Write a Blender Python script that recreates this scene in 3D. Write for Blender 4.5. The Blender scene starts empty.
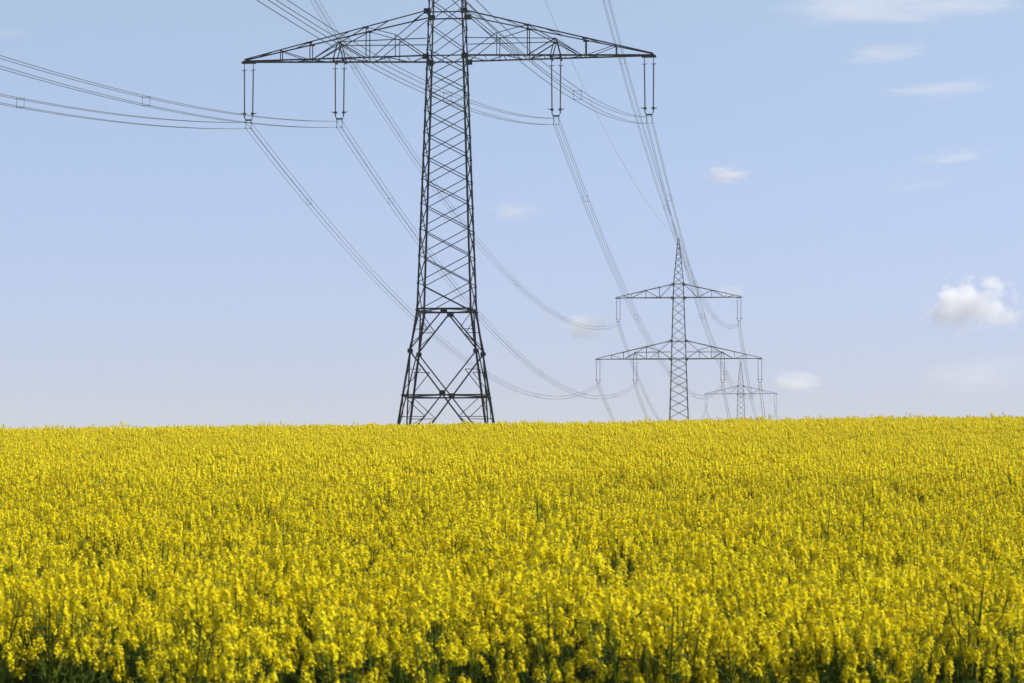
import bpy, math, random
import numpy as np
from mathutils import Vector, Matrix

random.seed(7)
rng = np.random.default_rng(11)
S = bpy.context.scene
C = S.collection
R = math.radians

# ------------------------------------------------------------------ camera
EYE = 2.3                      # eye height above the verge (m)
FPX = 2500.0                   # focal length in pixels at 1024 wide
HOR = 490.0                    # image row of the eye level
cam = bpy.data.cameras.new('camera')
cam.sensor_width = 36.0
cam.lens = FPX / 1024.0 * 36.0
cam.clip_start = 0.5
cam.clip_end = 60000
cam.dof.use_dof = True
cam.dof.focus_distance = 70.0
cam.dof.aperture_fstop = 7.0
cam_o = bpy.data.objects.new('camera', cam)
C.objects.link(cam_o)
cam_o.location = (0, 0, EYE)
cam_o.rotation_euler = (R(90) + math.atan((HOR - 341.5) / FPX), 0, 0)
S.camera = cam_o

# ------------------------------------------------------------------ sky and sun
SUN_EL, SUN_AZ = 50.0, 88.0    # azimuth measured from the view direction (+Y) towards +X
w = bpy.data.worlds.new("World"); S.world = w; w.use_nodes = True
nt = w.node_tree; nt.nodes.clear()
sky = nt.nodes.new('ShaderNodeTexSky'); sky.sky_type = 'NISHITA'
sky.sun_disc = False
sky.sun_elevation = R(SUN_EL); sky.sun_rotation = R(SUN_AZ)
sky.altitude = 300; sky.air_density = 1.0; sky.dust_density = 0.6; sky.ozone_density = 3.5
bgn = nt.nodes.new('ShaderNodeBackground'); bgn.inputs['Strength'].default_value = 0.125
out = nt.nodes.new('ShaderNodeOutputWorld')
# mauve-grey dusty air low down, periwinkle blue above: tint by the elevation of the sky direction
tcw = nt.nodes.new('ShaderNodeTexCoord'); sxw = nt.nodes.new('ShaderNodeSeparateXYZ')
mrw = nt.nodes.new('ShaderNodeMapRange'); mrw.inputs['From Min'].default_value = 0.0; mrw.inputs['From Max'].default_value = 0.20
mxw = nt.nodes.new('ShaderNodeMix'); mxw.data_type = 'RGBA'; mxw.inputs['A'].default_value = (0.50, 0.49, 0.83, 1); mxw.inputs['B'].default_value = (1.17, 0.96, 0.85, 1)
mlw = nt.nodes.new('ShaderNodeMix'); mlw.data_type = 'RGBA'; mlw.blend_type = 'MULTIPLY'; mlw.inputs['Factor'].default_value = 1.0
nt.links.new(tcw.outputs['Generated'], sxw.inputs[0]); nt.links.new(sxw.outputs['Z'], mrw.inputs['Value']); nt.links.new(mrw.outputs[0], mxw.inputs['Factor'])
nt.links.new(sky.outputs[0], mlw.inputs['A']); nt.links.new(mxw.outputs['Result'], mlw.inputs['B'])
nt.links.new(mlw.outputs['Result'], bgn.inputs[0]); nt.links.new(bgn.outputs[0], out.inputs[0])

sl = bpy.data.lights.new('sun', 'SUN'); sl.energy = 5.0; sl.angle = R(0.5); sl.color = (1.0, 0.955, 0.88)
so = bpy.data.objects.new('sun', sl); C.objects.link(so)
sd = Vector((math.sin(R(SUN_AZ)) * math.cos(R(SUN_EL)), math.cos(R(SUN_AZ)) * math.cos(R(SUN_EL)), math.sin(R(SUN_EL))))
so.rotation_euler = (-sd).to_track_quat('-Z', 'Y').to_euler()
so.location = (60, 30, 90)

S.render.engine = 'CYCLES'
S.view_settings.view_transform = 'Standard'; S.view_settings.look = 'None'
S.view_settings.exposure = 0.45; S.view_settings.gamma = 1.0
S.view_settings.use_curve_mapping = False
S.cycles.max_bounces = 6; S.cycles.volume_bounces = 3
S.cycles.transparent_max_bounces = 8

# ------------------------------------------------------------------ helpers
def tag(o, label=None, cat=None, group=None, kind=None):
    if label: o['label'] = label
    if cat: o['category'] = cat
    if group: o['group'] = group
    if kind: o['kind'] = kind
    return o

def mesh_obj(name, verts, faces, mats, parent=None, midx=None, smooth=False):
    me = bpy.data.meshes.new(name)
    me.from_pydata([tuple(v) for v in verts], [], faces)
    for m in (mats if isinstance(mats, (list, tuple)) else [mats]): me.materials.append(m)
    if midx is not None: me.polygons.foreach_set('material_index', midx)
    if smooth: me.polygons.foreach_set('use_smooth', [True] * len(me.polygons))
    me.update()
    o = bpy.data.objects.new(name, me)
    C.objects.link(o)
    if parent: o.parent = parent
    return o

def empty(name, loc=(0, 0, 0), rz=0.0, parent=None):
    o = bpy.data.objects.new(name, None); C.objects.link(o)
    o.location = loc; o.rotation_euler = (0, 0, rz); o.empty_display_size = 0.5
    if parent: o.parent = parent
    return o

class MB:
    """collects shapes for ONE mesh"""
    def __init__(s): s.v = []; s.f = []
    def poly_prism(s, prof, a, b, up=None):
        a = Vector(a); b = Vector(b); d = (b - a).normalized()
        up = Vector(up) if up is not None else Vector((0, 0, 1))
        if abs(d.dot(up.normalized())) > 0.97: up = Vector((1, 0, 0)) if abs(d.x) < 0.9 else Vector((0, 1, 0))
        x = d.cross(up).normalized(); y = x.cross(d).normalized()
        n = len(prof); k = len(s.v)
        for p in (a, b):
            for (u, v) in prof: s.v.append(p + x * u + y * v)
        for i in range(n):
            j = (i + 1) % n
            s.f.append((k + i, k + j, k + n + j, k + n + i))
        s.f.append(tuple(k + i for i in reversed(range(n))))
        s.f.append(tuple(k + n + i for i in range(n)))
    def angle(s, a, b, w=0.1, t=0.012, up=None, flip=1):
        prof = [(0, 0), (w * flip, 0), (w * flip, t), (t * flip, t), (t * flip, w), (0, w)]
        s.poly_prism(prof, a, b, up)
    def box(s, c, sx, sy, sz, rz=0):
        k = len(s.v); c = Vector(c); m = Matrix.Rotation(rz, 3, 'Z')
        for z in (-1, 1):
            for (x, y) in ((-1, -1), (1, -1), (1, 1), (-1, 1)):
                s.v.append(c + m @ Vector((x * sx / 2, y * sy / 2, z * sz / 2)))
        for f in ((0, 3, 2, 1), (4, 5, 6, 7), (0, 1, 5, 4), (1, 2, 6, 5), (2, 3, 7, 6), (3, 0, 4, 7)):
            s.f.append(tuple(k + i for i in f))
    def tube(s, pts, r, n=6):
        pts = [Vector(p) for p in pts]; k = len(s.v)
        rr = r if isinstance(r, (list, tuple)) else [r] * len(pts)
        for i, p in enumerate(pts):
            d = (pts[min(i + 1, len(pts) - 1)] - pts[max(i - 1, 0)]).normalized()
            up = Vector((0, 0, 1)) if abs(d.z) < 0.9 else Vector((1, 0, 0))
            x = d.cross(up).normalized(); y = x.cross(d)
            for j in range(n):
                a = 2 * math.pi * j / n
                s.v.append(p + (x * math.cos(a) + y * math.sin(a)) * rr[i])
        for i in range(len(pts) - 1):
            for j in range(n):
                q = (j + 1) % n
                s.f.append((k + i * n + j, k + i * n + q, k + (i + 1) * n + q, k + (i + 1) * n + j))
        s.f.append(tuple(k + j for j in reversed(range(n))))
        s.f.append(tuple(k + (len(pts) - 1) * n + j for j in range(n)))
    def build(s, name, mat, parent=None, smooth=False):
        return mesh_obj(name, s.v, s.f, mat, parent, smooth=smooth)

# ------------------------------------------------------------------ materials
def mat(name, base, rough=0.6, metal=0.0, var=0.0, vscale=3.0, spec=0.5):
    m = bpy.data.materials.new(name); m.use_nodes = True
    t = m.node_tree; b = t.nodes['Principled BSDF']
    b.inputs['Roughness'].default_value = rough; b.inputs['Metallic'].default_value = metal
    b.inputs['Specular IOR Level'].default_value = spec
    if var > 0:
        tc = t.nodes.new('ShaderNodeTexCoord'); no = t.nodes.new('ShaderNodeTexNoise')
        no.inputs['Scale'].default_value = vscale; no.inputs['Detail'].default_value = 5
        rp = t.nodes.new('ShaderNodeValToRGB')
        rp.color_ramp.elements[0].position = 0.3; rp.color_ramp.elements[1].position = 0.7
        rp.color_ramp.elements[0].color = [c * (1 - var) for c in base] + [1]
        rp.color_ramp.elements[1].color = [min(1, c * (1 + var)) for c in base] + [1]
        t.links.new(tc.outputs['Object'], no.inputs['Vector']); t.links.new(no.outputs['Fac'], rp.inputs['Fac'])
        t.links.new(rp.outputs['Color'], b.inputs['Base Color'])
    else:
        b.inputs['Base Color'].default_value = (*base, 1)
    return m

STEEL = mat('dark_green_painted_steel', (0.006, 0.0075, 0.009), 0.7, 0.0, 0.4, 1.2, 0.05)
STEEL2 = mat('weathered_fitting_steel', (0.016, 0.017, 0.019), 0.55, 0.2, 0.25, 6)
INSUL = mat('brown_glazed_porcelain', (0.022, 0.017, 0.016), 0.3, 0.0, 0.2, 8)
WIRE = mat('weathered_aluminium_wire', (0.03, 0.033, 0.036), 0.6, 0.2, 0.2, 1)
CONC = mat('footing_concrete', (0.35, 0.34, 0.32), 0.9, 0.0, 0.2, 4)

def leafy(name, c0, c1, transl=0.3, rough=0.55, tcol=None, spec=0.3):
    """diffuse + translucent plant material whose tone varies per plant"""
    m = bpy.data.materials.new(name); m.use_nodes = True
    t = m.node_tree; t.nodes.clear()
    oi = t.nodes.new('ShaderNodeObjectInfo'); rp = t.nodes.new('ShaderNodeValToRGB')
    rp.color_ramp.elements[0].color = (*c0, 1); rp.color_ramp.elements[1].color = (*c1, 1)
    t.links.new(oi.outputs['Random'], rp.inputs['Fac'])
    p = t.nodes.new('ShaderNodeBsdfPrincipled'); p.inputs['Roughness'].default_value = rough
    p.inputs['Specular IOR Level'].default_value = spec
    tr = t.nodes.new('ShaderNodeBsdfTranslucent'); mx = t.nodes.new('ShaderNodeMixShader')
    mx.inputs[0].default_value = transl
    o = t.nodes.new('ShaderNodeOutputMaterial')
    t.links.new(rp.outputs[0], p.inputs['Base Color']); t.links.new(rp.outputs[0], tr.inputs['Color'])
    t.links.new(p.outputs[0], mx.inputs[1]); t.links.new(tr.outputs[0], mx.inputs[2]); t.links.new(mx.outputs[0], o.inputs[0])
    return m

PETAL = leafy('rape_petal', (0.74, 0.600, 0.006), (0.84, 0.715, 0.012), 0.30, 0.7, spec=0.06)
BUD = leafy('rape_bud', (0.36, 0.34, 0.012), (0.48, 0.44, 0.02), 0.2)
STEM = leafy('rape_stem', (0.07, 0.11, 0.008), (0.11, 0.15, 0.012), 0.15, .7, spec=.1)
LEAF = leafy('rape_leaf', (0.025, 0.050, 0.008), (0.045, 0.078, 0.011), 0.3, .7, spec=0.12)

# ------------------------------------------------------------------ terrain
CROP_H = 1.25
KY = np.array([-3000, -60, 0, 8, 11.5, 12.8, 30, 60, 100, 120, 130, 140, 150, 181, 300, 455, 795, 1069, 1600, 4000.])
KZ = np.array([-8, -3.6, -2.3, -2.25, -2.1, -2.0, -1.45, -0.32, 1.11, 1.71, 2.00, 2.21, 2.30, 1.68, -2.2, -5.7, -10.2, -18.9, -24, -30.])
_gy = np.arange(-3000, 4001, 1.0)
_gz = np.interp(_gy, KY, KZ)
def _smooth(a, s):
    k = np.arange(-4 * s, 4 * s + 1); g = np.exp(-k ** 2 / (2.0 * s * s)); g /= g.sum()
    return np.convolve(np.pad(a, 4 * s, mode='edge'), g, mode='valid')
_g1 = _smooth(_gz, 6)
_wn = np.clip((_gy - 12) / 25, 0, 1)
_gz = _smooth(_gz, 2) * (1 - _wn) + _g1 * _wn

def ground(x, y):
    """absolute ground height; x, y may be arrays"""
    x = np.asarray(x, float); y = np.asarray(y, float)
    z = np.interp(y, _gy, _gz)
    xx = 45 * np.tanh(x / 45)
    k = np.clip(y / 135, 0, 1) * np.clip((320 - y) / 120, 0, 1)
    z = z + k * (0.0145 * xx + 0.00014 * xx * xx)
    z = z + 0.05 * np.sin(x * 0.21 + 1.3) * np.sin(y * 0.13) + 0.04 * np.sin(x * 0.47 + y * 0.31)
    return z + EYE

def axis_vals(lo, hi, dense_lo, dense_hi, step, grow=1.25):
    v = list(np.arange(dense_lo, dense_hi + 1e-6, step))
    s = step
    while v[-1] < hi: s *= grow; v.append(min(v[-1] + s, hi))
    s = step
    while v[0] > lo: s *= grow; v.insert(0, max(v[0] - s, lo))
    return np.array(v)
gx = axis_vals(-2600, 2600, -60, 60, 3.0); gy = axis_vals(-2600, 3800, -10, 230, 2.0)
X, Y = np.meshgrid(gx, gy); Z = ground(X, Y)
vs = np.stack([X.ravel(), Y.ravel(), Z.ravel()], 1)
nx = len(gx); fs = [(j * nx + i, j * nx + i + 1, (j + 1) * nx + i + 1, (j + 1) * nx + i) for j in range(len(gy) - 1) for i in range(nx - 1)]
GR = bpy.data.materials.new('field_soil_and_distant_crop'); GR.use_nodes = True
t = GR.node_tree; b = t.nodes['Principled BSDF']; b.inputs['Roughness'].default_value = 0.95; b.inputs['Specular IOR Level'].default_value = 0.1
tc = t.nodes.new('ShaderNodeTexCoord'); n1 = t.nodes.new('ShaderNodeTexNoise'); n1.inputs['Scale'].default_value = 0.9; n1.inputs['Detail'].default_value = 10
rp = t.nodes.new('ShaderNodeValToRGB')
rp.color_ramp.elements[0].position = 0.35; rp.color_ramp.elements[0].color = (0.035, 0.045, 0.015, 1)
rp.color_ramp.elements[1].position = 0.65; rp.color_ramp.elements[1].color = (0.09, 0.085, 0.04, 1)
sx = t.nodes.new('ShaderNodeSeparateXYZ'); mr = t.nodes.new('ShaderNodeMapRange')
mr.inputs['From Min'].default_value = 172; mr.inputs['From Max'].default_value = 182
mxc = t.nodes.new('ShaderNodeMix'); mxc.data_type = 'RGBA'
mxc.inputs['B'].default_value = (0.40, 0.34, 0.03, 1)
t.links.new(tc.outputs['Object'], n1.inputs['Vector']); t.links.new(n1.outputs['Fac'], rp.inputs['Fac'])
t.links.new(tc.outputs['Object'], sx.inputs[0]); t.links.new(sx.outputs['Y'], mr.inputs['Value'])
t.links.new(mr.outputs[0], mxc.inputs['Factor']); t.links.new(rp.outputs[0], mxc.inputs['A'])
t.links.new(mxc.outputs['Result'], b.inputs['Base Color'])
g = mesh_obj('ground', vs, fs, GR, smooth=True)
tag(g, kind='structure')

# ------------------------------------------------------------------ pylon
ARM_Z = 29.5                # lower crossarm above the footings
UP = 11.2                   # upper crossarm above the lower one
def half(h):                # half width of the mast at height h relative to the lower crossarm
    return float(np.interp(h, [-29.5, -18.45, 0.0, 3.4, 11.2, 13.7, 22.0], [3.62, 2.0, 1.37, 1.29, 1.03, 0.92, 0.10]))

def build_pylon():
    root = empty('lattice_pylon')
    Zr = lambda h: h + ARM_Z
    corner = lambda sx, sy, h: Vector((sx * half(h), sy * half(h), Zr(h)))
    # four legs
    for sx in (-1, 1):
        for sy in (-1, 1):
            m = MB()
            hs = [-29.5, -18.45, 0, 13.7]
            for a, b_, wd in zip(hs[:-1], hs[1:], (0.155, 0.135, 0.10)):
                A, B = corner(sx, sy, a), corner(sx, sy, b_)
                # L section with the heel outwards
                d = (B - A).normalized()
                k = len(m.v)
                prof = [(0, 0), (wd, 0), (wd, .022), (.022, .022), (.022, wd), (0, wd)]
                for p in (A, B):
                    for (u, v) in prof: m.v.append(p + Vector((-sx * u, -sy * v, 0)))
                for i in range(6):
                    j = (i + 1) % 6; m.f.append((k + i, k + j, k + 6 + j, k + 6 + i))
                m.f.append(tuple(k + i for i in range(6))); m.f.append(tuple(k + 6 + i for i in range(6)))
                # splice plates
                q = B + Vector((-sx * wd / 2, 0, 0))
                m.box(q + Vector((0, sy * .016, 0)), wd, .012, .7)
            m.build('leg', STEEL, root)
            f = MB(); c = corner(sx, sy, -29.5)
            f.tube([c + Vector((0, 0, -2.0)), c + Vector((0, 0, .05)), c + Vector((0, 0, .35))], [.55, .55, .42], 16)
            f.build('footing', CONC, root)
    # lattice of the mast faces
    def face_pt(face, u, h, out=0.0):
        hw = half(h); n = hw + out
        return {0: Vector((u * hw, -n, Zr(h))), 1: Vector((n, u * hw, Zr(h))),
                2: Vector((-u * hw, n, Zr(h))), 3: Vector((-n, -u * hw, Zr(h)))}[face]
    body = MB()
    def member(face, u0, h0, u1, h1, wd, out=0.0, mb=None):
        (mb or body).angle(face_pt(face, u0, h0, out), face_pt(face, u1, h1, out), wd, .012)
    lv = [-18.45]; h = -18.45
    while h < 13.2:
        h += 2 * half(h) * (0.53 if h < 0 else 0.72)
        lv.append(h)
    lv = [(-18.45 + (x + 18.3) * (13.7 + 18.3) / (lv[-1] + 18.3)) for x in lv]
    for face in range(4):
        for a, b_ in zip(lv[:-1], lv[1:]):
            wd = 0.060 if a < 0 else 0.052
            member(face, -1, a, 1, b_, wd, -.02); member(face, 1, a, -1, b_, wd, .012)
        for hh in (0.0, 3.2, 11.2, 13.7): member(face, -1, hh, 1, hh, .09, .03)
    body.build('mast_lattice', STEEL, root)
    # base frame: belts, inverted V, big X and redundant members
    base = MB()
    for face in range(4):
        member(face, -1, -18.45, 1, -18.45, .12, .02, base)
        member(face, -1, -24.68, 1, -24.68, .11, .02, base)
        for s in (-1, 1):
            member(face, 0, -18.455, s, -21.45, .095, -.02, base)
            member(face, s, -21.45, -s, -29.3, .095, -.02 if s > 0 else .03, base)
            # redundants between leg and diagonal
            for (hh, uu) in ((-19.9, .52), (-22.8, .60), (-26.2, .38), (-27.6, .66)):
                member(face, s, hh, s * uu, hh, .05, -.04, base)
            member(face, s * .52, -19.9, s, -21.0, .05, -.05, base); member(face, s * .52, -19.9, s * 1.0, -18.6, .05, -.05, base)
            member(face, s * .60, -22.8, s, -24.4, .05, -.05, base)
            member(face, s, -24.6, s * .38, -26.2, .05, -.05, base); member(face, s * .38, -26.2, s, -27.6, .05, -.05, base)
        # gussets on the big nodes
        for (u, hh, sz) in ((0, -18.55, .5), (0, -24.45, .45), (-1, -21.45, .4), (1, -21.45, .4)):
            p = face_pt(face, u * .97, hh, .03)
            base.box(p, sz if face % 2 == 0 else .02, .02 if face % 2 == 0 else sz, sz * .7)
    # plan bracing of the belts
    for hh in (-18.45, -24.68):
        c = [corner(a, b_, hh) for a, b_ in ((-1, -1), (1, -1), (1, 1), (-1, 1))]
        mids = [(c[i] + c[(i + 1) % 4]) / 2 for i in range(4)]
        for i in range(4): base.angle(mids[i], mids[(i + 1) % 4], .07)
    base.build('base_frame', STEEL, root)
    # peak
    pk = MB()
    for sx in (-1, 1):
        for sy in (-1, 1):
            pk.angle(corner(sx, sy, 13.7), corner(sx, sy, 22.0), .09, .012, flip=-sx)
    lv2 = [13.7, 15.1, 16.4, 17.6, 18.7, 19.7, 20.6, 21.3]
    for face in range(4):
        for a, b_ in zip(lv2[:-1], lv2[1:]):
            member(face, -1, a, 1, b_, .055, 0, pk); member(face, 1, a, -1, b_, .055, .014, pk)
    pk.box((0, 0, Zr(22.0)), .3, .3, .1); pk.tube([(0, 0, Zr(22)), (0, 0, Zr(22.35))], .05, 8)
    pk.build('peak', STEEL, root)
    # crossarms
    def arm(side, h0, L, H, posts, inner=None):
        m = MB(); w0, w1 = half(h0), half(h0 + H)
        te = 0.16
        def P(x, f, kind):      # kind 'b' bottom chord, 't' top chord
            k = (x - (w0 if kind == 'b' else w1)) / (L - (w0 if kind == 'b' else w1))
            y = f * ((w0 if kind == 'b' else w1) * (1 - k) + te * k)
            z = 0 if kind == 'b' else H * (1 - k) + 0.14 * k
            return Vector((side * x, y, Zr(h0 + z)))
        def Q(x, f, z):         # a point between the chords at height z
            yb = P(x, f, 'b').y
            return Vector((side * x, yb, Zr(h0 + z)))
        for f in (-1, 1):
            m.angle(P(w0, f, 'b'), P(L + .1, f, 'b'), .115, .014, flip=f)
            m.angle(P(w1, f, 't'), P(L, f, 't'), .085, .014, flip=f)
            for x in posts: m.angle(P(x, f, 'b'), P(x, f, 't'), .07)
            if inner:
                m.angle(P(w1 + .1, f, 't'), P(5.4, f, 'b'), .05)
                m.angle(P(w0, f, 'b'), Q(3.7, f, 1.65), .06); m.angle(Q(3.7, f, 1.65), P(3.7, f, 'b'), .05)
                m.angle(Q(w0, f, 1.3), Q(inner, f, 1.25), .06)
                m.angle(Q(inner, f, 1.25), P(5.9, f, 'b'), .075)
                m.angle(Q(inner, f, 1.25), P(9.9, f, 'b'), .05)
                m.angle(P(5.9, f, 't'), P(9.9, f, 'b'), .06)
                m.angle(P(5.9, f, 't'), Q(3.7, f, 1.65), .05)
                for dx in (-.34, .34): m.angle(Q(inner, f, 1.3), P(inner + dx, f, 'b'), .07)
                m.angle(P(10.1, f, 'b'), P(12.3, f, 't'), .05)
            else:
                xs = [w0] + posts + [L - 1.2]
                for i in range(len(xs) - 1):
                    a_, b_ = ('t', 'b') if i % 2 == 0 else ('b', 't')
                    m.angle(P(max(xs[i], w1), f, a_), P(xs[i + 1], f, b_), .06)
            for (x, kk, sz) in ((w0, 'b', .5), (w1, 't', .5)):
                p = P(x + .05, f, kk); m.box(p + Vector((0, f * .02, 0)), sz, .03, sz * .8)
            for x in posts[:2]:
                p = P(x, f, 't'); m.box(p, .42, .03, .14)
        # plan bracing between front and back chords
        n = 9 if inner else 7; xs = [w0 + (L - .6 - w0) * i / n for i in range(n + 1)]
        for i in range(n):
            f = 1 if i % 2 else -1
            m.angle(P(xs[i], f, 'b'), P(xs[i + 1], -f, 'b'), .06)
            m.angle(P(xs[i + 1], f, 'b'), P(xs[i + 1], -f, 'b'), .05)
            if i % 2 == 0: m.angle(P(max(w1, xs[i]), f, 't'), P(xs[i + 1], -f, 't'), .05)
        for x in posts: m.angle(P(x, -1, 't'), P(x, 1, 't'), .06)
        if inner:
            for dx in (-.34, .34): m.box((side * (inner + dx), 0, Zr(h0) - .06), .12, 2 * P(inner, 1, 'b').y + .2, .12)
            m.angle(Q(inner, -1, 1.28), Q(inner, 1, 1.28), .09)
        m.box((side * (L - .3), 0, Zr(h0) - .03), 1.05, .42, .12)
        return m.build('crossarm', STEEL, root)
    for s in (-1, 1):
        a = arm(s, 0.0, 15.0, 3.35, [5.9, 10.1, 12.3], 7.95); a['label'] = 'long lower crossarm with two hanging insulators'
        a = arm(s, UP, 11.35, 2.5, [3.5, 6.0, 8.6]); a['label'] = 'short upper crossarm with one hanging insulator'
    # insulators: double rod sets with yoke and clamp
    for (x, h0) in ((-14.7, 0), (-7.95, 0), (7.95, 0), (14.7, 0), (-11.0, UP), (11.0, UP)):
        z0 = Zr(h0) - .08
        for dx in (-.33, .33):
            sx_ = 1 if dx > 0 else -1
            r_ = MB(); pts, rr = [(x + dx, 0, z0 + .1), (x + dx, 0, z0 - .52)], [.028, .028]
            zt, zb = z0 - .52, z0 - 3.72; n = 22
            xx = lambda zz: x + dx * (1 - .08 * (zt - zz) / (zt - zb))
            for i in range(n):
                z = zt + (zb - zt) * i / n; dz = (zb - zt) / n
                pts += [(xx(z), 0, z - .001), (xx(z), 0, z + dz * .45), (xx(z), 0, z + dz * .5), (xx(z), 0, z + dz * .62)]
                rr += [.042, .044, .074, .042]
            pts.append((xx(zb), 0, zb - .05)); rr.append(.03)
            r_.tube(pts, rr, 8)
            r_.box((x + dx, 0, z0 - .5), .40, .05, .045)
            xb = xx(zb); r_.box((xb, 0, zb - .02), .20, .12, .15)
            r_.tube([(xb - .16 * sx_, 0, zb), (xb + .24 * sx_, 0, zb), (xb + .27 * sx_, 0, zb + .09)], .032, 6)
            r_.build('insulator', INSUL, root)
        yk = MB()
        yk.tube([(x - .30, 0, z0 - 3.77), (x - .30, 0, z0 - 4.0), (x - .2, 0, z0 - 4.20), (x + .2, 0, z0 - 4.20), (x + .30, 0, z0 - 4.0), (x + .30, 0, z0 - 3.77)], .045, 6)
        yk.box((x, 0, z0 - 4.20), .50, .05, .12)
        part = yk.build('yoke', STEEL2, root)
        for dx in (-.2, .2):
            cl = MB()
            cl.tube([(x + dx, 0, z0 - 4.21), (x + dx, 0, z0 - 4.84)], .018, 6)
            for dz in (-4.37, -4.82): cl.tube([(x + dx, -.16, z0 + dz + .02), (x + dx, 0, z0 + dz), (x + dx, .16, z0 + dz + .02)], .035, 6)
            cl.build('conductor_clamp', STEEL2, part)
    return root

def copy_tree(o, parent=None):
    c = o.copy(); C.objects.link(c)
    if parent: c.parent = parent
    for ch in o.children: copy_tree(ch, c)
    return c

SL = (831.0 - 512) / FPX; ANG = -R(5.2)
def along(y): return -4.57 + SL * (y - 181.0)
# (Y distance, height of the lower crossarm above the eye)
PYL = [(-97.0, 31.6), (181.0, 31.4), (455.0, 23.8), (795.0, 19.3), (1069.0, 10.6)]
OFFX = {1: -0.14, 2: 0.0, 3: -1.0, 4: 1.2}
labels = {1: 'largest nearest dark lattice pylon left of centre, its top cut off by the frame',
          2: 'mid distance lattice pylon right of centre with its pointed top and both crossarms in view',
          3: 'small hazy lattice pylon behind the crest, only its upper crossarm and peak above the crop',
          4: 'farthest pylon, just its tiny peak poking above the yellow crest'}
P1 = build_pylon()
pyl = {}
for i in (1, 2, 3, 4):
    o = P1 if i == 1 else copy_tree(P1)
    y, za = PYL[i]
    o.location = (along(y) + OFFX[i], y, za + EYE - ARM_Z); o.rotation_euler = (0, 0, ANG)
    tag(o, labels[i], 'pylon', 'pylons of the power line'); pyl[i] = o

# ------------------------------------------------------------------ conductors
def pyl_pt(i, x, h):
    y, za = PYL[i]; ca, sa = math.cos(ANG), math.sin(ANG)
    return Vector((along(y) + OFFX.get(i, 0) + x * ca, y + x * sa, za + EYE + h))
def span_pts(A, B, bcoef, n, off=Vector((0, 0, 0))):
    L = math.hypot(B.x - A.x, B.y - A.y); r = []
    for k in range(n + 1):
        s = k / n; t_ = s * L
        r.append(A.lerp(B, s) + Vector((0, 0, -bcoef * t_ * (L - t_))) + off)
    return r
CP = [(-14.7, 0, 'lower left arm tip'), (-7.95, 0, 'inner left insulator'),
      (7.95, 0, 'inner right insulator'), (14.7, 0, 'lower right arm tip'),
      (-11.0, UP, 'upper left arm tip'), (11.0, UP, 'upper right arm tip')]
SP = {0: 'cables from the %s of the nearest pylon toward the viewer',
      1: 'cables from nearest to middle pylon, %s',
      2: 'cables from middle to small hazy pylon, %s',
      3: 'cables beyond the small hazy pylon, %s'}
across = Vector((math.cos(ANG), math.sin(ANG), 0))
for sp in range(4):
    for ci, (x, h, nm) in enumerate(CP):
        if sp == 3 and h == 0: continue
        A = pyl_pt(sp, x, h - 4.47); B = pyl_pt(sp + 1, x, h - 4.47)
        dirv = (B - A); dirv.z = 0; L = dirv.length; bc = (0.00054, 0.00047, 0.0005, 0.0005)[sp]
        root = empty('conductor_bundle', A)
        lab = SP[sp] % nm
        tag(root, lab, 'power cable', 'conductor bundles of the power line')
        n = 70
        for (ox, oz) in ((-.2, .02), (.2, .02), (-.2, -.43), (.2, -.43)):
            pts = span_pts(A, B, bc, n, across * ox + Vector((0, 0, oz)))
            m = MB(); m.tube([p - A for p in pts], 0.015 if sp < 2 else 0.020, 5)
            m.build('wire', WIRE, root)
        ds = np.arange(21.5, L - 15, 53.0) if sp else (L - np.arange(52, L - 15, 53.0))
        for d in ds:
            s = d / L; c = A.lerp(B, s) + Vector((0, 0, -bc * d * (L - d) - .205)) - A
            m = MB(); rr = .010
            q = [c + across * a_ + Vector((0, 0, b_)) for a_, b_ in ((-.2, .225), (.2, .225), (.2, -.225), (-.2, -.225))]
            for k in range(4): m.tube([q[k], q[(k + 1) % 4]], rr, 5)
            for k in range(4): m.box(q[k], .045, .09, .05)
            m.build('spacer', STEEL2, root)
    A = pyl_pt(sp, 0, 22.3); B = pyl_pt(sp + 1, 0, 22.3)
    m = MB(); m.tube([p - A for p in span_pts(A, B, 0.0003, 70)], 0.014, 5)
    o = m.build('earth_wire', WIRE); o.location = A
    tag(o, ['single thin earth wire overhead from the nearest pylon peak toward the viewer, highest wire',
            'single thin earth wire sagging down to the peak of the middle pylon',
            'single thin earth wire from the middle pylon peak to the small hazy pylon peak',
            'single thin earth wire from the hazy pylon peak to the farthest tiny peak'][sp], 'earth wire', 'earth wires of the power line')

# ------------------------------------------------------------------ rapeseed plants
class PB:
    def __init__(s): s.v = []; s.f = []; s.m = []
    def quad(s, a, b, c, d, mi):
        k = len(s.v); s.v += [a, b, c, d]; s.f.append((k, k + 1, k + 2, k + 3)); s.m.append(mi)
    def tri(s, a, b, c, mi):
        k = len(s.v); s.v += [a, b, c]; s.f.append((k, k + 1, k + 2)); s.m.append(mi)
    def stem(s, pts, r0, r1, mi, n=3):
        k = len(s.v); N = len(pts)
        for i, p in enumerate(pts):
            r = r0 + (r1 - r0) * i / (N - 1)
            for j in range(n):
                a = 2 * math.pi * j / n; s.v.append(p + np.array([math.cos(a) * r, math.sin(a) * r, 0]))
        for i in range(N - 1):
            for j in range(n):
                q = (j + 1) % n
                s.f.append((k + i * n + j, k + i * n + q, k + (i + 1) * n + q, k + (i + 1) * n + j)); s.m.append(mi)

def unit(v): return v / (np.linalg.norm(v) + 1e-9)
def frame(n):
    a = np.array([0, 0, 1.]) if abs(n[2]) < .9 else np.array([1., 0, 0])
    x = unit(np.cross(n, a)); return x, np.cross(n, x)

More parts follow.
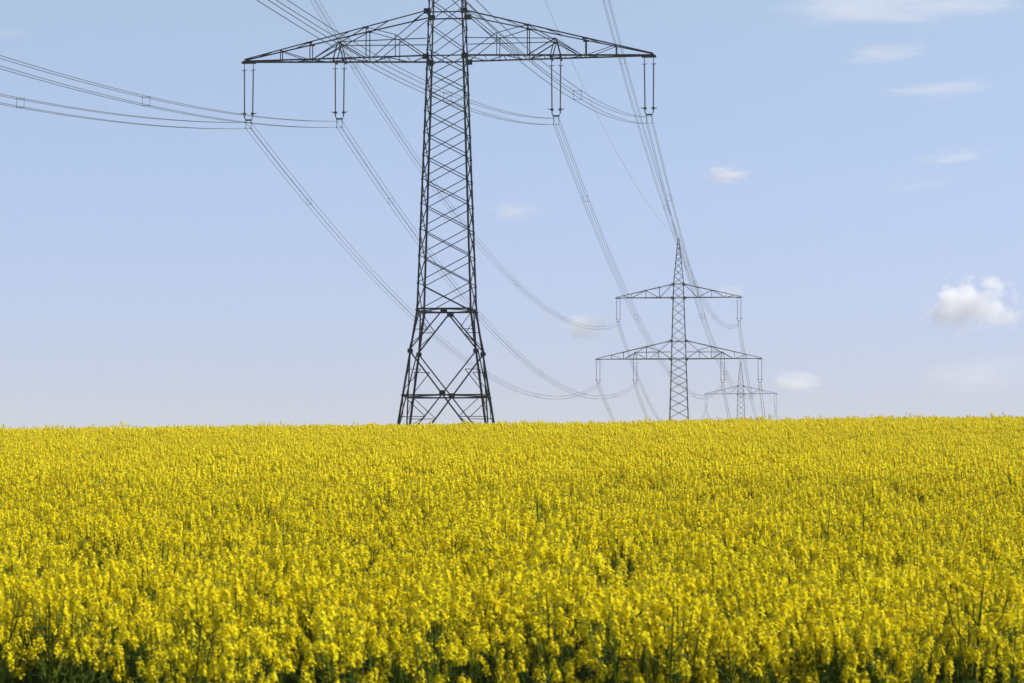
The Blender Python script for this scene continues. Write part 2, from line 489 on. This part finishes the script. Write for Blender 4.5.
def flower(pb, c, n, size, lod, rd):
    x, y = frame(n); a0 = rd.uniform(0, math.pi)
    if lod == 0:
        for k in range(4):
            a = a0 + k * math.pi / 2 + rd.uniform(-.15, .15)
            d = x * math.cos(a) + y * math.sin(a); e = -x * math.sin(a) + y * math.cos(a)
            L = size * rd.uniform(.85, 1.15); W = L * .42; up = n * L * rd.uniform(.0, .35)
            pb.quad(c, c + d * L * .6 + e * W + up * .7, c + d * L + up, c + d * L * .6 - e * W + up * .7, 0)
    else:
        L = size * 1.0
        d = x * math.cos(a0) + y * math.sin(a0); e = -x * math.sin(a0) + y * math.cos(a0)
        pb.quad(c - d * L, c - e * L * .8, c + d * L, c + e * L * .8, 0)

def raceme(pb, base, axis, length, rad, lod, rd):
    nfl = {0: int(rd.uniform(20, 32)), 1: 18, 2: 14}[lod]
    fs_ = {0: .0102, 1: .0145, 2: .019}[lod]
    x, y = frame(axis)
    top = base + axis * length
    for i in range(nfl):
        s = (i + rd.uniform(0, .9)) / nfl; a = i * 2.4 + rd.uniform(-.4, .4)
        prof = rad * (1.0 - .5 * s) * rd.uniform(.55, 1.2)
        o = x * math.cos(a) + y * math.sin(a)
        c = base + axis * length * s * .92 + o * prof
        n = unit(o * 1.0 + axis * (.35 + .9 * s) + np.array([rd.uniform(-.4, .4) for _ in range(3)]))
        flower(pb, c, n, fs_ * rd.uniform(.85, 1.15), lod, rd)
        if lod == 0 and i % 3 == 0:
            q = base + axis * length * s * .85; e = np.array([0, 0, .0015])
            pb.tri(q - e, q + e, c, 2)
    # bud head
    for i in range({0: 9, 1: 4, 2: 1}[lod]):
        a = rd.uniform(0, 6.28); o = x * math.cos(a) + y * math.sin(a)
        c = top + o * rd.uniform(0, rad * .35) + axis * rd.uniform(-.004, .016)
        z_ = {0: .006, 1: .009, 2: .014}[lod]
        n = unit(o + axis); u, v_ = frame(n)
        pb.quad(c - u * z_ * .7, c - v_ * z_, c + u * z_ * .7, c + v_ * z_, 1)
        if lod == 0: pb.quad(c - u * z_ * .7, c - axis * z_, c + u * z_ * .7, c + axis * z_ * 1.2, 1)

def leaf(pb, base, d, L, W, rd, seg=3):
    d = unit(d); side = unit(np.cross(d, [0, 0, 1.])); prev = None; p = base.copy(); dirn = d.copy()
    for i in range(seg + 1):
        s = i / seg; wv = W * math.sin(math.pi * min(.97, .12 + .88 * s)) ** .8 if i < seg else .002
        a, b_ = p + side * wv + np.array([0, 0, wv * .25]), p - side * wv + np.array([0, 0, wv * .25])
        if prev is not None:
            pb.quad(prev[0], a, p, prev[2], 3); pb.quad(prev[2], p, b_, prev[1], 3)
        prev = (a, b_, p.copy())
        dirn = unit(dirn + np.array([0, 0, -.28])); p = p + dirn * L / seg

def make_plant(lod, seed, kind=0):
    rd = random.Random(seed); pb = PB()
    H = CROP_H * rd.uniform(.93, 1.05)
    lean = np.array([rd.uniform(-.06, .06), rd.uniform(-.06, .06), 0])
    def mainp(s): return np.array([0, 0, H * s]) + lean * s * s * 1.2
    rl = rd.uniform(.07, .12)
    pb.stem([mainp(s) for s in (0, .35, .7, .9, 1.0)], .007, .0025, 2, 3 if lod else 4)
    ax = unit(mainp(1.0) - mainp(.9))
    raceme(pb, mainp(1.0) - ax * rl, ax, rl, .028, lod, rd)
    nb = {0: rd.randint(8, 11), 1: rd.randint(5, 7), 2: rd.randint(5, 6)}[lod]
    if kind == 1: nb = 4
    for i in range(nb):
        s0 = .42 + .45 * (i + rd.random()) / nb; a = i * 2.4 + rd.uniform(-.5, .5)
        o = np.array([math.cos(a), math.sin(a), 0]); b0 = mainp(s0)
        tipz = H * (rd.uniform(.70, .99) if s0 < .75 else rd.uniform(.88, 1.0))
        reach = rd.uniform(.07, .24) * (1.1 - .3 * s0)
        tip = mainp(s0) * 1.0 + o * reach; tip[2] = max(tipz, b0[2] + .12)
        mid = b0 * .5 + tip * .5 + o * reach * .22 - np.array([0, 0, .02])
        pb.stem([b0, mid, tip], .0042, .002, 2, 3)
        ax = unit(tip - mid + np.array([0, 0, .1])); rl = rd.uniform(.045, .10)
        raceme(pb, tip - ax * rl * .55, ax, rl, rd.uniform(.021, .031) if lod == 0 else rd.uniform(.027, .036), lod, rd)
        if lod == 0:      # young pods under the flowers
            for k in range(7):
                q = b0 + (tip - b0) * rd.uniform(.45, .85); aa = rd.uniform(0, 6.28)
                dd = unit(np.array([math.cos(aa), math.sin(aa), .9])); u, v_ = frame(dd)
                pb.tri(q - u * .002, q + u * .002, q + dd * rd.uniform(.03, .05), 2)
        if lod < 2: leaf(pb, b0, o + np.array([0, 0, .5]), rd.uniform(.07, .13), rd.uniform(.010, .020), rd, 2)
    nl = {0: 7, 1: 5, 2: 3}[lod]
    for i in range(nl):
        s0 = .18 + .42 * i / nl; a = rd.uniform(0, 6.28)
        leaf(pb, mainp(s0), np.array([math.cos(a), math.sin(a), .55]), rd.uniform(.16, .28), rd.uniform(.03, .055), rd, 3)
    me = bpy.data.meshes.new('rape_plant')
    me.from_pydata([tuple(v) for v in pb.v], [], pb.f)
    for m_ in (PETAL, BUD, STEM, LEAF): me.materials.append(m_)
    me.polygons.foreach_set('material_index', pb.m); me.update()
    return bpy.data.objects.new('rape_plant_%02d' % seed, me)

src = bpy.data.collections.new('rape_plant_kinds')
NV = 8
for lod in range(3):
    for k in range(NV):
        o = make_plant(lod, lod * NV + k, 0); src.objects.link(o)

def scatter(y0, y1, dens, lod):
    n = int(dens * (y1 - y0) * (0.46 * y1 + 14)); yy = rng.uniform(y0, y1, n)
    xx = rng.uniform(-1, 1, n) * (0.23 * y1 + 7)
    k = np.abs(xx) < 0.23 * yy + 6.0; return np.stack([xx[k], yy[k]], 1), np.full(k.sum(), lod)
zones = [(12.6, 40, 27, 0), (40, 80, 31, 1), (80, 168, 23, 2)]
pts, lods = zip(*[scatter(*z_) for z_ in zones]); pts = np.concatenate(pts); lods = np.concatenate(lods)
# patchiness: plants stand in uneven tufts, some thin spots
def vnoise(x, y, sc, seed):
    r = np.random.default_rng(seed); G = r.random((256, 256)); u = x / sc; v = y / sc
    iu = np.floor(u).astype(int); iv = np.floor(v).astype(int); fu = u - iu; fv = v - iv
    fu = fu * fu * (3 - 2 * fu); fv = fv * fv * (3 - 2 * fv); g_ = lambda a, b_: G[a % 256, b_ % 256]
    return (g_(iu, iv) * (1 - fu) + g_(iu + 1, iv) * fu) * (1 - fv) + (g_(iu, iv + 1) * (1 - fu) + g_(iu + 1, iv + 1) * fu) * fv
near_ = np.clip((34 - pts[:, 1]) / 14, 0, 1)
dn = .72 * vnoise(pts[:, 0], pts[:, 1], .40, 1) + .16 * vnoise(pts[:, 0], pts[:, 1], 1.6, 2) + .12 * vnoise(pts[:, 0], pts[:, 1], 7, 3)
edge = 12.75 + .09 * pts[:, 0] + 1.1 * vnoise(pts[:, 0], pts[:, 0] * 0, .6, 5)
keep = (rng.random(len(pts)) < np.clip((dn - .16 - .08 * near_) / .36, .22 * (1 - near_) + .06, 1)) & (pts[:, 1] > edge)
pts, lods, dn = pts[keep], lods[keep], dn[keep]
N = len(pts)
hz = (0.865 + .17 * vnoise(pts[:, 0], pts[:, 1], .35, 12) + .08 * vnoise(pts[:, 0], pts[:, 1], 1.1, 8) + .06 * vnoise(pts[:, 0], pts[:, 1], 4, 9)) + rng.normal(0, .05, N)
hz[lods == 2] += rng.normal(0, .04, (lods == 2).sum())
tall = rng.random(N) < .025; hz[tall] += rng.uniform(.06, .17, tall.sum())
pz = ground(pts[:, 0], pts[:, 1]) - .02
me = bpy.data.meshes.new('rapeseed_crop')
me.vertices.add(N); me.vertices.foreach_set('co', np.stack([pts[:, 0], pts[:, 1], pz], 1).astype('f4').ravel())
def attr(nm, ty, arr, key):
    a = me.attributes.new(nm, ty, 'POINT'); a.data.foreach_set(key, arr.ravel())
attr('pick', 'INT', (lods * NV + rng.integers(0, NV, N)).astype('i4'), 'value')
rot = np.stack([rng.normal(0, .07, N), rng.normal(0, .07, N), rng.uniform(0, 6.283, N)], 1).astype('f4')
attr('rot', 'FLOAT_VECTOR', rot, 'vector')
scl = np.stack([hz * rng.uniform(.95, 1.15, N), hz * rng.uniform(.95, 1.15, N), hz], 1).astype('f4')
attr('scl', 'FLOAT_VECTOR', scl, 'vector')
crop = bpy.data.objects.new('rapeseed_crop', me); C.objects.link(crop)
tag(crop, 'dense field of flowering yellow rapeseed covering the rising slope', 'crop', kind='stuff')
ng = bpy.data.node_groups.new('crop_instances', 'GeometryNodeTree')
ng.interface.new_socket('Geometry', in_out='INPUT', socket_type='NodeSocketGeometry')
ng.interface.new_socket('Geometry', in_out='OUTPUT', socket_type='NodeSocketGeometry')
gi = ng.nodes.new('NodeGroupInput'); go = ng.nodes.new('NodeGroupOutput')
iop = ng.nodes.new('GeometryNodeInstanceOnPoints'); iop.inputs['Pick Instance'].default_value = True
ci = ng.nodes.new('GeometryNodeCollectionInfo'); ci.inputs['Collection'].default_value = src
ci.inputs['Separate Children'].default_value = True; ci.inputs['Reset Children'].default_value = True
def named(nm, ty):
    n_ = ng.nodes.new('GeometryNodeInputNamedAttribute'); n_.data_type = ty; n_.inputs['Name'].default_value = nm; return n_
e2r = ng.nodes.new('FunctionNodeEulerToRotation')
pk_, rt_, sc_ = named('pick', 'INT'), named('rot', 'FLOAT_VECTOR'), named('scl', 'FLOAT_VECTOR')
L_ = ng.links.new
L_(gi.outputs[0], iop.inputs['Points']); L_(ci.outputs[0], iop.inputs['Instance'])
L_(pk_.outputs['Attribute'], iop.inputs['Instance Index'])
L_(rt_.outputs['Attribute'], e2r.inputs[0]); L_(e2r.outputs[0], iop.inputs['Rotation'])
L_(sc_.outputs['Attribute'], iop.inputs['Scale']); L_(iop.outputs[0], go.inputs[0])
md = crop.modifiers.new('plants', 'NODES'); md.node_group = ng
print('plants', N)

# ------------------------------------------------------------------ clouds (volumes far beyond the haze)
def cloud_mat(name, dens, nscale, stretch, thresh, flat, col=(1, 1, 1), billow=False):
    m = bpy.data.materials.new(name); m.use_nodes = True; t = m.node_tree; t.nodes.clear()
    N_ = t.nodes.new; L = t.links.new
    tc = N_('ShaderNodeTexCoord')
    ln = N_('ShaderNodeVectorMath'); ln.operation = 'LENGTH'; L(tc.outputs['Object'], ln.inputs[0])
    mp = N_('ShaderNodeMapping'); mp.inputs['Scale'].default_value = stretch; L(tc.outputs['Object'], mp.inputs[0])
    oi = N_('ShaderNodeObjectInfo'); cmb = N_('ShaderNodeVectorMath'); cmb.operation = 'SCALE'
    cmb.inputs[0].default_value = (37, 11, 23); L(oi.outputs['Random'], cmb.inputs['Scale'])
    L(cmb.outputs[0], mp.inputs['Location'])
    no = N_('ShaderNodeTexNoise'); no.inputs['Scale'].default_value = nscale; no.inputs['Detail'].default_value = 5; no.inputs['Roughness'].default_value = .62
    L(mp.outputs[0], no.inputs['Vector'])
    def mth(op, a, b_=None):
        n_ = N_('ShaderNodeMath'); n_.operation = op
        for i, q in enumerate((a, b_)):
            if q is None: continue
            if isinstance(q, (int, float)): n_.inputs[i].default_value = q
            else: L(q, n_.inputs[i])
        return n_.outputs[0]
    fall = mth('SUBTRACT', 1.0, ln.outputs['Value'])
    if billow:      # rounded cauliflower heads, flat fading base
        vo = N_('ShaderNodeTexVoronoi'); vo.feature = 'SMOOTH_F1'; vo.inputs['Scale'].default_value = nscale
        vo.inputs['Detail'].default_value = 3; vo.inputs['Roughness'].default_value = .55; vo.inputs['Smoothness'].default_value = .35
        L(mp.outputs[0], vo.inputs['Vector'])
        v0 = mth('ADD', mth('MULTIPLY', fall, 1.0), mth('MULTIPLY', mth('SUBTRACT', .45, vo.outputs['Distance']), 1.5))
        v0 = mth('ADD', v0, mth('MULTIPLY', mth('SUBTRACT', no.outputs['Fac'], .5), .8))
        sz_ = N_('ShaderNodeSeparateXYZ'); L(tc.outputs['Object'], sz_.inputs[0])
        base_ = mth('MINIMUM', mth('MAXIMUM', mth('MULTIPLY', mth('ADD', sz_.outputs['Z'], .55), 1.1), 0.0), 1.0)
    v = mth('ADD', mth('MULTIPLY', fall, 1.0), mth('MULTIPLY', mth('SUBTRACT', no.outputs['Fac'], .5), 2.6))
    if billow: v = v0
    v = mth('SUBTRACT', v, thresh)
    v = mth('MINIMUM', mth('MAXIMUM', mth('MULTIPLY', v, flat), 0.0), 1.0)
    edge_ = mth('MINIMUM', mth('MAXIMUM', mth('MULTIPLY', fall, 4.0), 0.0), 1.0)
    v = mth('MULTIPLY', mth('MULTIPLY', v, edge_), dens)
    if billow: v = mth('MULTIPLY', v, base_)
    pv = N_('ShaderNodeVolumePrincipled'); pv.inputs['Color'].default_value = (*col, 1); pv.inputs['Anisotropy'].default_value = .3
    L(v, pv.inputs['Density']); o = N_('ShaderNodeOutputMaterial'); L(pv.outputs[0], o.inputs['Volume'])
    return m
CUM = cloud_mat('cumulus_vapour', .020, 2.3, (1, 1, .8), -.50, 4.5, billow=True)
PUF = cloud_mat('puff_vapour', .020, 1.8, (1, 1, 1.0), .30, 1.4)
WSP = cloud_mat('wisp_vapour', .006, 1.6, (1, 1, .8), .25, 1.2)
FNT = cloud_mat('faint_vapour', .0022, 1.8, (1, 1, .8), .25, 1.0)
PU2 = cloud_mat('thin_puff_vapour', .016, 1.6, (1, 1, 1.0), .10, 1.3)
import bmesh
def cloud(px, py, wpx, hpx, m, label, tilt=0.0, dist=8000.0, depth=1.0):
    bm = bmesh.new(); bmesh.ops.create_icosphere(bm, subdivisions=3, radius=1.0)
    me_ = bpy.data.meshes.new('cloud'); bm.to_mesh(me_); bm.free(); me_.materials.append(m)
    o = bpy.data.objects.new('cloud', me_); C.objects.link(o)
    k = dist / FPX
    o.location = ((px - 512) * k, dist, (HOR - py) * k + EYE)
    o.scale = (wpx * k / 2, wpx * k / 2 * depth, hpx * k / 2); o.rotation_euler = (0, R(tilt), 0)
    tag(o, label, 'cloud', 'clouds'); return o
cloud(974, 312, 116, 84, CUM, 'puffy white cumulus cloud low at the right edge of the sky')
cloud(727, 174, 66, 22, PUF, 'small bright oval cloud above and right of the middle pylon')
cloud(514, 211, 74, 24, WSP, 'small faint cloud right of the big pylon, halfway up its mast')
cloud(584, 327, 56, 32, PU2, 'small pale cloud just left of the middle pylon upper crossarm')
cloud(731, 291, 40, 18, PUF, 'tiny pale cloud by the right tip of the middle pylon upper crossarm')
cloud(796, 382, 64, 28, PU2, 'faint low cloud right of the middle pylon lower crossarm tip')
cloud(892, 1, 330, 22, WSP, 'long white streak of cloud along the top edge at the right')
cloud(888, 50, 130, 18, WSP, 'thin wispy cloud streak second below the top edge at the right', -3)
cloud(945, 87, 150, 12, WSP, 'thinnest wispy streak, third below the top edge at the right', -3)
cloud(958, 155, 100, 16, WSP, 'short wispy cloud well above the cumulus at the right', -5)
cloud(920, 182, 110, 20, FNT, 'very faint cloud patch between the short wisp and the cumulus')
cloud(6, 30, 50, 10, WSP, 'tiny cloud streak at the top left corner')
cloud(965, 375, 260, 50, FNT, 'broad faint cloud bank below the cumulus at the right edge')

# ------------------------------------------------------------------ haze
HZ = bpy.data.materials.new('haze_air'); HZ.use_nodes = True; t = HZ.node_tree; t.nodes.clear()
pv = t.nodes.new('ShaderNodeVolumePrincipled'); pv.inputs['Color'].default_value = (.78, .86, 1.0, 1)
pv.inputs['Density'].default_value = 0.00021
o_ = t.nodes.new('ShaderNodeOutputMaterial'); t.links.new(pv.outputs[0], o_.inputs['Volume'])
m = MB(); m.box((0, 600, 14), 5300, 6500, 96)
h = m.build('haze', HZ); tag(h, 'thin pale haze over the field and power line', 'haze', kind='stuff')
